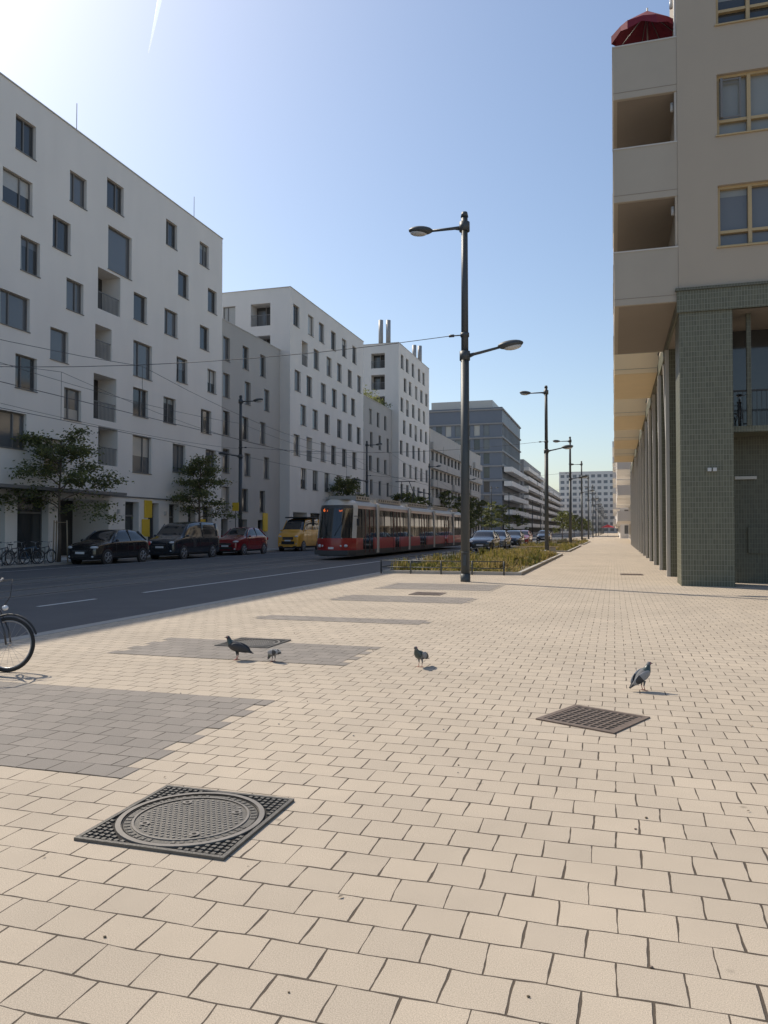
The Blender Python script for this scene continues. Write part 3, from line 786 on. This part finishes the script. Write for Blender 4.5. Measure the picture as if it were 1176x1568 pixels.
# ---------------------------------------------------------------- planting beds
def bed(x0,x1,y0,y1,nb,seed):
    rr=random.Random(seed)
    m=MB()
    m.box((x0,y0,-.1),(x1,y1,.03),'soil'); 
    t=.14
    for a,b in (((x0-t,y0-t),(x1+t,y0-.001)),((x0-t,y1+.001),(x1+t,y1+t)),((x0-t,y0),(x0-.001,y1)),((x1+.001,y0),(x1+t,y1))): m.box((a[0],a[1],-.1),(b[0],b[1],.11),'concrete')
    m.obj("planting_bed_edge")
    m=MB()
    cl=[(rr.uniform(x0,x1),rr.uniform(y0,y1),rr.choice([.22,.3,.4,.65]),rr.uniform(.15,.7),rr.choice([(6,2,3),(2,7,1),(1,1,6)])) for _ in range(int((x1-x0)*(y1-y0)*.9))]
    for i in range(nb):
        c=rr.choice(cl)
        x=c[0]+rr.gauss(0,c[3]*.6);y=c[1]+rr.gauss(0,c[3]*.6)
        if not(x0+.03<x<x1-.03 and y0+.03<y<y1-.03): continue
        hh=c[2]*rr.uniform(.35,.95)*.9; a=rr.uniform(0,6.28);w=rr.uniform(.010,.028);b=rr.uniform(0,6.28);ln=rr.uniform(.02,.2)
        p=Vector((x,y,.03));dx=Vector((math.cos(a),math.sin(a),0))*w;tip=p+Vector((math.cos(b)*ln,math.sin(b)*ln,hh)); mid=p.lerp(tip,.55)+Vector((0,0,hh*.08))
        k=rr.choices(['grassa','grassb','grassc'],c[4])[0]
        m.poly([p-dx*.5,p+dx*.5,mid+dx,tip,mid-dx],k)
        if rr.random()<.3:
            for _ in range(3):
                q=p.lerp(tip,rr.uniform(.3,1));u=Vector((rr.gauss(0,1),rr.gauss(0,1),rr.gauss(0,.6)))*.04;v=Vector((rr.gauss(0,1),rr.gauss(0,1),.5))*.025
                m.poly([q-u,q+v,q+u,q-v],k)
    m.obj("bed_weeds")
bed(-8.15,-3.3,27.7,50.5,13000,1)
bed(-8.15,-3.3,58,80,5000,2)
bed(-8.15,-3.3,88,111,3000,4)
m=MB()
def rail(a,b,st=1.5):
    a=Vector(a);b=Vector(b);L=(b-a).length;n=max(1,round(L/st))
    for i in range(n+1):
        p=a.lerp(b,i/n); m.tube([p,p+Vector((0,0,.5))],.028,'pole',8)
    for z in (.24,.48): m.tube([a+Vector((0,0,z)),b+Vector((0,0,z))],.018,'pole',6)
rail((-8.3,27.4,0),(-3.75,27.4,0),1.1); rail((-8.3,27.4,0),(-8.3,50.5,0),2.0)
m.obj("low_railing")
for yy in (54.6,84.5,116):
    m=MB(); m.box((-6.4,yy,0),(-5.9,yy+.4,.42),'concrete'); m.box((-4.4,yy,0),(-3.9,yy+.4,.42),'concrete')
    for i in range(4): m.box((-6.6,yy-.05+i*.125,.422),(-3.7,yy+.05+i*.125,.47),'stake')
    m.obj("park_bench")

# ---------------------------------------------------------------- vehicles
def car(name,x,y,L,Wd,H,paint,kind='hatch',rz=0,z=-.096):
    root=empty(name,(x,y,z),rz)
    if kind=='hatch':
        fy=[0,.015,.06,.16,.27,.35,.43,.60,.80,.90,.965,1.0]
        top=[.40,.50,.575,.635,.675,.83,.965,1.0,.955,.86,.66,.48]
        belt=[.38,.48,.56,.60,.63,.635,.64,.65,.67,.68,.60,.44]
        hw=[.72,.86,.95,.99,1,1,1,1,1,.98,.93,.84]
        rw=[.6,.72,.8,.86,.86,.78,.72,.71,.70,.71,.80,.75]
        gl=(4,9)
    else:
        fy=[0,.01,.04,.12,.19,.26,.34,.6,.93,.985,.995,1.0]
        top=[.36,.45,.52,.575,.62,.80,.955,1.0,.985,.95,.80,.55]
        belt=[.34,.43,.51,.55,.575,.58,.585,.585,.59,.59,.57,.5]
        hw=[.74,.88,.96,.99,1,1,1,1,1,.98,.95,.92]
        rw=[.65,.75,.84,.88,.90,.87,.84,.84,.83,.84,.88,.88]
        gl=(4,8)
    rings=[]
    w2=Wd/2
    for i,f in enumerate(fy):
        yy=f*L; h=hw[i]*w2; b=belt[i]*H; t=top[i]*H; r=rw[i]*w2
        zb=.26 if i in(0,len(fy)-1) else .21
        half=[(h*.88,zb),(h,zb+.12),(h*1.0,b*.62),(h*.985,b*.93),(h*.955,b),(r*1.0,t-.055*(H/1.5)),(r*.86,t-.012),(r*.4,t)]
        ring=[(px,yy,pz) for px,pz in half]+[(-px,yy,pz) for px,pz in half[::-1]]
        rings.append(ring)
    def kf(i,j):
        if j==15: return 'plastic'
        if j in(0,14): return 'plastic'
        if j in(4,10) and gl[0]<=i<gl[1]: return 'carglass'
        if j in(5,6,7,8,9):
            if i in(4,5): return 'carglass'
            if kind=='hatch' and i in (8,9): return 'carglass'
        return paint
    m=MB(); m.loft(rings,kf,caps=True,capk=paint); m.obj("body",root,sub=2)
    m=MB()
    def pil(i0,i1,rad=.03,k=paint):
        a=rings[i0][4];b=rings[i1][5]
        for s in(1,-1): m.tube([(s*a[0]*.985,a[1],a[2]-.02),(s*b[0]*.99,b[1],b[2]+.0)],rad,k,6)
    pil(4,6,.035); 
    if kind=='hatch': pil(7,7,.035,'plastic'); pil(9,8,.05)
    else: pil(7,7,.05); pil(8,8,.06); 
    wr=.34*(H/1.5)**.3
    for wy in (.185*L,.82*L):
        for s in(1,-1):
            xs=s*w2
            m.tube([(xs-s*.12,wy,wr),(xs+s*.004,wy,wr)],wr+.055,'plastic',24,sm=False)
            m.torus((xs-s*.075,wy,wr),(1,0,0),wr-.085,.085,'tire',28,10)
            m.tube([(xs-s*.15,wy,wr),(xs+s*.006,wy,wr)],wr-.10,'rimd',24,sm=False)
            for q in range(5):
                a=2*math.pi*q/5
                m.tube([(xs+s*.01,wy,wr),(xs+s*.01,wy+math.sin(a)*(wr-.1),wr+math.cos(a)*(wr-.1))],.028,'rim',6)
            m.torus((xs+s*.008,wy,wr),(1,0,0),wr-.11,.015,'rim',24,6)
    zf=.40*H
    m.box((-w2*.55,-.03,zf*.52),(w2*.55,.06,zf*.74),'plastic')
    m.box((-w2*.45,-.02,zf*.86),(w2*.45,.08,zf*1.05),'plastic')
    m.box((-w2*.44,-.03,zf*.95),(w2*.44,-.021,zf*.97),'rim')
    m.box((-.26,-.05,zf*.74),(.26,-.031,zf*.74+.11),'plate')
    for s in(1,-1):
        rot=Matrix.Rotation(s*.55,3,'Z')
        m.ell((s*w2*.74,.13,.475*H*(1 if kind=='hatch' else .92)),(.20,.10,.075),'headl',12,8,rot)
        m.ell((s*w2*.70,.04,zf*.55),(.07,.04,.05),'headl',8,6)
        m.ell((s*w2*.90,L*.975,.56*H),(.07,.10,.12),'taill',10,6)
        mz=.66*H if kind=='hatch' else .61*H
        m.ell((s*(w2+.10),rings[4][0][1]+.22,mz),(.10,.07,.07),paint,10,6)
        m.tube([(s*(w2-.05),rings[4][0][1]+.2,mz-.05),(s*(w2+.06),rings[4][0][1]+.22,mz-.02)],.025,'plastic',6)
        for dy in (.40,.62): m.box((s*w2*1.0-.006 ,dy*L,.56*H),(s*w2*1.0+.014,dy*L+.16,.575*H),paint if kind!='hatch' else 'plastic')
        for dy in (.33,.54,.75): m.box((s*w2-.004,dy*L,.26*H),(s*w2+.003,dy*L+.012,.60*H),'plastic')
    m.box((-.26,L+.005,.45*H),(.26,L+.03,.45*H+.11),'plate')
    m.obj("wheels_and_trim",root)
    return root
car("parked_car",-25.15,32.0,4.7,1.9,1.78,'carblack')
car("parked_van",-25.15,38.9,5.3,2.0,2.25,'carnavy','van')
car("parked_car",-25.15,46.7,4.9,1.95,1.95,'carred')
r=car("delivery_van",-25.1,57.0,5.0,2.0,2.75,'carorange','van')
m=MB(); m.box((-.95,1.6,2.70),(.95,4.4,2.8),'plastic'); m.obj("roof_rack",r)
for yy,c in ((66,'cargrey'),(72,'carblack'),(80,'carwhite'),(88,'cargrey'),(95,'carblack'),(104,'carred'),(112,'cargrey')):
    car("parked_car",-25.1,yy,4.3,1.8,1.5,c)
for yy,c in ((58.0,'carblack'),(65.0,'cargrey'),(76,'carblack'),(84,'carred'),(112,'carnavy')):
    car("parked_car",-9.75,yy,4.5,1.9,1.72,c)

# tram --------------------------------------------------------------
def tram(x,y):
    root=empty("tram",(x,y,-.09)); m=MB()
    zs=[.22,.55,1.12,1.24,2.95,3.14,3.34,3.46]
    inset=[.06,.0,0,0,.03,.07,.18,.42]
    hw=1.2; L=33
    def fy(xx,z): 
        return .95*(abs(xx)/hw)**2.6+.22*max(0,z-1.15)+.06*max(0,.6-z)
    N=14
    xsf=[-1+2*i/N for i in range(N+1)]
    def fk(i,j):
        ed=(j in(0,N-1))
        if i==0: return 'tramdk'
        if i in(1,2): return 'tramred'
        if i==3: return 'tramsil' if ed else 'carglass'
        if i==4: return 'tramsil' if ed else 'tramdk'
        return 'tramsil'
    b=len(m.v)
    for i,z in enumerate(zs):
        for xf in xsf:
            w=(hw-inset[i]); m.v.append((xf*w,fy(xf*hw,z),z))
    for i in range(len(zs)-1):
        for j in range(N):
            a=b+i*(N+1)+j; m.face((a,a+1,a+N+2,a+N+1),fk(i,j),True)
    portals=[5.2,13,21,29]
    def side(s):
        ys=[0,.5]
        t=1.6
        while t<L: ys.append(t); t+=1.0
        ys.append(L)
        b=len(m.v)
        for i,z in enumerate(zs):
            for q,yy in enumerate(ys):
                w=hw-inset[i]
                y0=fy(hw,z)
                yy2=max(yy+.6,y0+.01)
                if q==0: yy2=y0
                m.v.append((s*w,yy2,z))
        n=len(ys)
        for i in range(len(zs)-1):
            for q in range(n-1):
                k=['tramdk','tramred','tramred','carglass','tramdr','tramgrey','tramgrey'][i]
                ym=(ys[q]+ys[q+1])/2
                door=any(abs(ym-d)<.9 for d in (2.9,9,17,25.2))
                if door and i in(1,2,3): k='carglass'
                if i==3 and q==0: k='carglass'
                a=b+i*n+q; m.face((a,a+1,a+n+1,a+n),k,False)
    side(1);side(-1)
    m.poly([(-.78,.6,3.46),(.78,.6,3.46),(.78,L+.6,3.46),(-.78,L+.6,3.46)],'tramgrey')
    m.poly([(-.78,.6,3.455)]+[(xf*.78,fy(xf*hw,3.42),3.455) for xf in xsf]+[(.78,.6,3.455)],'tramgrey')
    m.poly([(-hw,L+.6,.3),(hw,L+.6,.3),(hw,L+.6,3.3),(-hw,L+.6,3.3)],'tramred')
    for p in portals:
        for s in(1,-1):
            x0,x1=sorted((s*(hw-.05),s*(hw+.035)))
            m.box((x0,p-.22,.3),(x1,p+.22,3.3),'tramsil')
            x0,x1=sorted((s*(hw+.03),s*(hw+.045)))
            m.box((x0,p+.05,.3),(x1,p+.13,3.25),'tramdk')
        m.box((-1.0,p-.26,3.36),(1.0,p+.26,3.56),'tramsil')
    for s in(1,-1):
        yy=2
        while yy<L:
            x0,x1=sorted((s*(hw-.02),s*(hw+.008)))
            if not any(abs(yy-p)<.5 for p in portals): m.box((x0,yy-.03,1.24),(x1,yy+.03,2.93),'plastic')
            yy+=1.55
        for d in (2.9,9,17,25.2):
            x0,x1=sorted((s*(hw-.01),s*(hw+.018)))
            for o in (-.85,0,.85): m.box((x0,d+.6+o-.03,.35),(x1,d+.6+o+.03,2.95),'tramdr')
    for (a,b_) in ((2,4.6),(6.4,11.8),(14,20),(22,28),(30,32.5)):
        m.box((-.85,a,3.461),(.85,b_,3.74),'tramgrey')
        for t in range(int((b_-a)/.5)): m.box((-.87,a+.1+t*.5,3.55),(.87,a+.25+t*.5,3.67),'tramdk')
    m.tube([(-.5,16,3.7),(-.5,17,4.5),(-.3,16.3,5.45)],.03,'tramdk',6); m.tube([(.5,16,3.7),(.5,17,4.5),(.3,16.3,5.45)],.03,'tramdk',6)
    m.tube([(-.8,16.3,5.45),(.8,16.3,5.45)],.035,'tramdk',6)
    for s in(1,-1):
        m.ell((s*.78,fy(.78,.8)-.02,.80),(.13,.06,.09),'headl',12,8)
        m.ell((s*.55,fy(.55,.8)-.02,.80),(.06,.04,.06),'headl',10,6)
        m.tube([(s*.2,fy(.2,1.4)-.03,1.38),(s*.55,fy(.5,2.2)-.04,2.1)],.015,'plastic',6)
        m.tube([(s*1.1,.9,2.5),(s*1.38,.7,2.5),(s*1.38,.7,2.2)],.025,'plastic',6); m.box((s*1.38-.07,.68,1.95),(s*1.38+.07,.76,2.35),'plastic')
    m.box((-1.0,.0,.30),(1.0,.2,.54),'tramdk')
    m.box((-.16,-.03,.62),(.16,.02,.74),'plate')
    m.box((-.62,fy(.6,1.27)-.03,1.22),(.62,fy(.2,1.27)+.12,1.26),'tramsil')
    m.obj("car_body",root)
    for txt,px,sz in (("6",-.62,.26),("Kaiserebersdorf",-.38,.14)):
        c=bpy.data.curves.new("display_text",'FONT'); c.body=txt; c.size=sz; c.extrude=.004
        o=bpy.data.objects.new("destination_text",c); S.collection.objects.link(o); o.parent=root
        o.location=(px,fy(.5,2.9)-.08,2.76); o.rotation_euler=(math.radians(90-10),0,0); c.materials.append(M['led'])
tram(-15.4,41.0)

# bicycles ------------------------------------------------------------
def bicycle(x,y,rz,z=0,paint='bikep',wr=.33,lean=0,name="bicycle"):
    m=MB()
    wb=1.05
    F_=Vector((wb/2,0,wr));Rr_=Vector((-wb/2,0,wr)); BB=Vector((-.10,0,.28)); ST=Vector((-.26,0,.80)); HT=Vector((.33,0,.86)); HB=Vector((.38,0,.70))
    for c in(F_,Rr_):
        m.torus(c,(0,1,0),wr-.02,.02,'tire',40,8); m.torus(c,(0,1,0),wr-.045,.009,'rim',40,6)
        m.tube([c+Vector((0,-.04,0)),c+Vector((0,.04,0))],.02,'rim',8)
        for i in range(20):
            a=2*math.pi*i/20; m.tube([c+Vector((0,(.025 if i%2 else -.025),0)),c+Vector(((wr-.045)*math.cos(a),0,(wr-.045)*math.sin(a)))],.0014,'rim',3,caps=False)
        m.torus(c,(0,1,0),wr+.025,.012,'plastic',24,5,a0=math.radians(200),a1=math.radians(340))
    def t(a,b,r=.016,k=paint): m.tube([a,b],r,k,8)
    t(BB,ST,.017);t(BB,HB,.02);t(ST+Vector((.01,0,-.06)),HT+Vector((0,0,-.03)),.017);t(HT,HB,.02)
    for s in(.05,-.05):
        t(BB+Vector((0,s*.6,0)),Rr_+Vector((0,s,0)),.01);t(ST+Vector((0,s*.3,-.05)),Rr_+Vector((0,s,0)),.008)
        m.tube([HB+Vector((0,s*.8,0)),F_+Vector((-.03,s,.15)),F_+Vector((0,s,0))],.011,paint,8)
    t(ST,ST+Vector((-.04,0,.12)),.013,'rim')
    sd=ST+Vector((-.05,0,.14)); m.ell(sd,(.14,.07,.03),'saddle',12,6); m.ell(sd+Vector((-.07,0,.005)),(.07,.09,.03),'saddle',12,6)
    t(HT,HT+Vector((-.03,0,.16)),.013,'rim')
    hb=HT+Vector((-.03,0,.17))
    m.tube([hb+Vector((-.16,-.30,.02)),hb+Vector((-.02,-.24,.03)),hb+Vector((.05,-.06,0)),hb+Vector((.05,.06,0)),hb+Vector((-.02,.24,.03)),hb+Vector((-.16,.30,.02))],.012,'rim',8)
    for s in(-1,1): m.tube([hb+Vector((-.16,s*.30,.02)),hb+Vector((-.05,s*.255,.027))],.018,'saddle',8)
    m.tube([hb+Vector((.05,.1,0)),hb+Vector((.18,.08,.02)),hb+Vector((.20,.02,-.18)),HB+Vector((.03,.02,0))],.005,'plastic',5)
    m.torus(BB,(0,1,0),.09,.008,'rim',24,6); m.tube([BB+Vector((0,-.08,0)),BB+Vector((.10,-.08,-.14))],.01,'rim',6); m.tube([BB+Vector((0,.08,0)),BB+Vector((-.10,.08,.14))],.01,'rim',6)
    m.box(tuple(BB+Vector((.05,-.18,-.16))),tuple(BB+Vector((.15,-.08,-.13))),'plastic'); m.box(tuple(BB+Vector((-.15,.08,.13))),tuple(BB+Vector((-.05,.18,.16))),'plastic')
    m.tube([BB+Vector((0,-.03,.09)),Rr_+Vector((0,-.03,.035))],.004,'plastic',4); m.tube([BB+Vector((0,-.03,-.09)),Rr_+Vector((0,-.03,-.035))],.004,'plastic',4)
    m.box((-.62,-.06,.70),(-.28,.06,.715),'plastic'); m.tube([(-.55,.05,.70),(-.53,.05,.34)],.006,'plastic',5); m.tube([(-.55,-.05,.70),(-.53,-.05,.34)],.006,'plastic',5)
    m.tube([BB+Vector((-.12,.06,0)),(-.22,.2,.0)],.01,'plastic',6)
    m.ell(HB+Vector((.08,0,.02)),(.04,.03,.03),'headl',8,6)
    m.obj(name,loc=(x,y,z),rot=(lean,0,rz))
bicycle(-7.08,7.0,math.radians(14),wr=.31,lean=math.radians(-6))
for i,(xx,yy,a) in enumerate(((-26.75,29.2,1.2),(-26.6,28.2,1.35),(-26.7,30.0,1.1),(-26.5,30.7,1.3),(-26.9,27.3,1.2))):
    bicycle(xx+.3,yy,a+.3,paint='bikeb' if i==2 else 'bikep')
m=MB()
for i in range(5):
    y=27.2+i*.9
    m.tube([(-26.9,y,0),(-26.9,y,.75),(-26.3,y+.1,.75),(-26.3,y+.1,0)],.025,'rim',8)
m.obj("bicycle_rack")
bicycle(3.62,24.95,math.radians(80),z=4.63)

# pigeons ---------------------------------------------------------------
def pigeon(x,y,rz,pose='stand',dark=False,sc=1.0):
    m=MB()
    if pose=='stand':
        sp=[(-.185,.075,.016,.004),(-.15,.085,.024,.008),(-.10,.105,.034,.020),(-.05,.125,.052,.042),(0,.142,.060,.054),(.04,.158,.056,.054),(.07,.178,.043,.044),(.086,.205,.029,.030),(.094,.228,.021,.023),(.104,.246,.022,.021),(.120,.247,.014,.013),(.128,.245,.006,.006)]
    elif pose=='up':
        sp=[(-.15,.03,.018,.005),(-.12,.055,.026,.009),(-.08,.085,.036,.022),(-.045,.12,.052,.042),(-.01,.15,.058,.054),(.02,.18,.053,.052),(.04,.205,.040,.041),(.05,.23,.028,.028),(.056,.252,.021,.022),(.066,.268,.022,.021),(.082,.268,.013,.013),(.09,.266,.006,.006)]
    else:
        sp=[(-.17,.135,.018,.005),(-.14,.135,.026,.009),(-.095,.135,.034,.020),(-.05,.135,.052,.042),(0,.132,.060,.052),(.04,.122,.054,.050),(.072,.102,.040,.040),(.094,.078,.027,.027),(.106,.058,.021,.021),(.118,.044,.020,.019),(.128,.03,.012,.012),(.132,.02,.005,.005)]
    rings=[];n=14
    for i,(px,pz,ry,rz_) in enumerate(sp):
        a=Vector((sp[max(0,i-1)][0],0,sp[max(0,i-1)][1]));b=Vector((sp[min(len(sp)-1,i+1)][0],0,sp[min(len(sp)-1,i+1)][1]))
        t=(b-a).normalized(); up=Vector((-t.z,0,t.x))
        rings.append([Vector((px,0,pz))+Vector((0,1,0))*ry*math.cos(2*math.pi*j/n)+up*rz_*math.sin(2*math.pi*j/n) for j in range(n)])
    bk='pgd' if dark else 'pg'
    ks=[ 'pgd',bk,bk,bk,bk,'pgn' if not dark else 'pgd','pgn','pgn',bk if dark else 'pg',bk if dark else 'pg','beak']
    m.loft(rings,lambda i,j:ks[i],capk='beak')
    hx,hz=sp[9][0],sp[9][1]; tx,tz=sp[-1][0],sp[-1][1]
    d=(Vector((tx,0,tz))-Vector((hx,0,hz))).normalized()
    m.tube([Vector((tx,0,tz))-d*.004,Vector((tx,0,tz))+d*.018],[.006,.0015],'beak',6)
    for s in(1,-1): m.ell((hx+.004,s*.019,hz+.004),(.004,.004,.004),'redaw',6,4)
    c0=Vector((sp[5][0],0,sp[5][1]));c1=Vector((sp[1][0],0,sp[1][1]))
    ax=(c1-c0); ang=math.atan2(-(ax.z),ax.x)
    for s in(1,-1):
        cen=c0.lerp(c1,.46)+Vector((0,s*.045,.012))
        rot=Matrix.Rotation(ang,3,'Y')@Matrix.Rotation(-s*.20,3,'Z')
        wl='pgd' if dark else 'pgl'
        nu=16
        m.ell(cen,(.105,.016,.042),lambda i,j:('pgd' if (j in(2,3,13,12) and not dark) or dark else wl),nu,8,rot)
        m.ell(cen+rot@Vector((.075,-s*.008,.006)),(.062,.009,.016),'pgd',10,6,rot)
    for s in(1,-1):
        a=Vector((.0,s*.024,.10)); k=Vector((-.008,s*.024,.05)); f=Vector((.004,s*.024,.006))
        m.tube([a,k],[.013,.006],bk,8); m.tube([k,f],.0038,'pleg',6)
        for ta in(-.5,0,.5,math.pi): m.tube([f,f+Vector((math.cos(ta)*.03,math.sin(ta)*.03,-.003))],[.0032,.0018],'pleg',5)
    m.obj("pigeon",loc=(x,y,.004),rz=rz,sc=sc)
pigeon(-4.46,8.6,math.radians(190),'stand',True,1.12)
pigeon(-3.98,8.62,math.radians(150),'peck',False,.85)
pigeon(-2.18,8.78,math.radians(250),'stand',False,.95)
pigeon(.27,8.12,math.radians(28),'up',False,1.0)

m=MB(); m.tube([(-1.5,205,0),(-1.5,205,2.6)],.04,'pole',6)
m.poly([(-3.2,203.4,2.3),(.2,203.4,2.3),(.2,206.6,2.3),(-3.2,206.6,2.3)],'redaw')
for q in (((-3.2,203.4),(.2,203.4)),((.2,203.4),(.2,206.6)),((.2,206.6),(-3.2,206.6)),((-3.2,206.6),(-3.2,203.4))): m.poly([(q[0][0],q[0][1],2.3),(q[1][0],q[1][1],2.3),(-1.5,205,3.1)],'redaw')
m.obj("red_cafe_umbrella")
m=MB(); m.tube([(-26.2,50.2,0),(-26.2,50.2,3.6)],.03,'pole',8); m.box((-26.45,50.16,3.0),(-25.95,50.2,3.6),'yellow'); m.obj("stop_sign_post")
m=MB(); m.tube([(-1707,2620,2122),(-1729,2614,2005),(-1752,2607,1890)],[9,5,1.5],'contrail',8); m.obj("contrail")

# ---------------------------------------------------------------- light, sky, camera
az=math.atan2(-.886,.463) ; el=math.radians(45.8)
w=bpy.data.worlds.new("World"); S.world=w; w.use_nodes=True
nt=w.node_tree; bg=nt.nodes["Background"]; sky=nt.nodes.new("ShaderNodeTexSky"); sky.sky_type='NISHITA'; sky.sun_disc=False
sky.sun_elevation=el; sky.sun_rotation=az; sky.air_density=1.1; sky.dust_density=1.5; sky.ozone_density=1.7; sky.altitude=100
nt.links.new(sky.outputs[0],bg.inputs[0]); bg.inputs[1].default_value=0.15
ld=bpy.data.lights.new("sun",'SUN'); ld.energy=4.3; ld.angle=math.radians(.5); ld.color=(1,.91,.77)
lo=bpy.data.objects.new("sun",ld); S.collection.objects.link(lo)
sd=Vector((-.886*math.cos(el),.463*math.cos(el),math.sin(el)))
lo.rotation_euler=sd.to_track_quat('Z','Y').to_euler(); lo.location=(-40,20,60)
cam=bpy.data.cameras.new("camera"); co=bpy.data.objects.new("camera",cam); S.collection.objects.link(co)
cam.sensor_fit='HORIZONTAL'; cam.sensor_width=36; cam.lens=36*1178/1176; cam.clip_end=9000; cam.clip_start=.05
co.location=(0,0,1.6); co.rotation_euler=(math.radians(91.36),0,math.radians(16.64))
S.camera=co
S.view_settings.view_transform='Standard'; S.view_settings.look='None'; S.view_settings.exposure=0
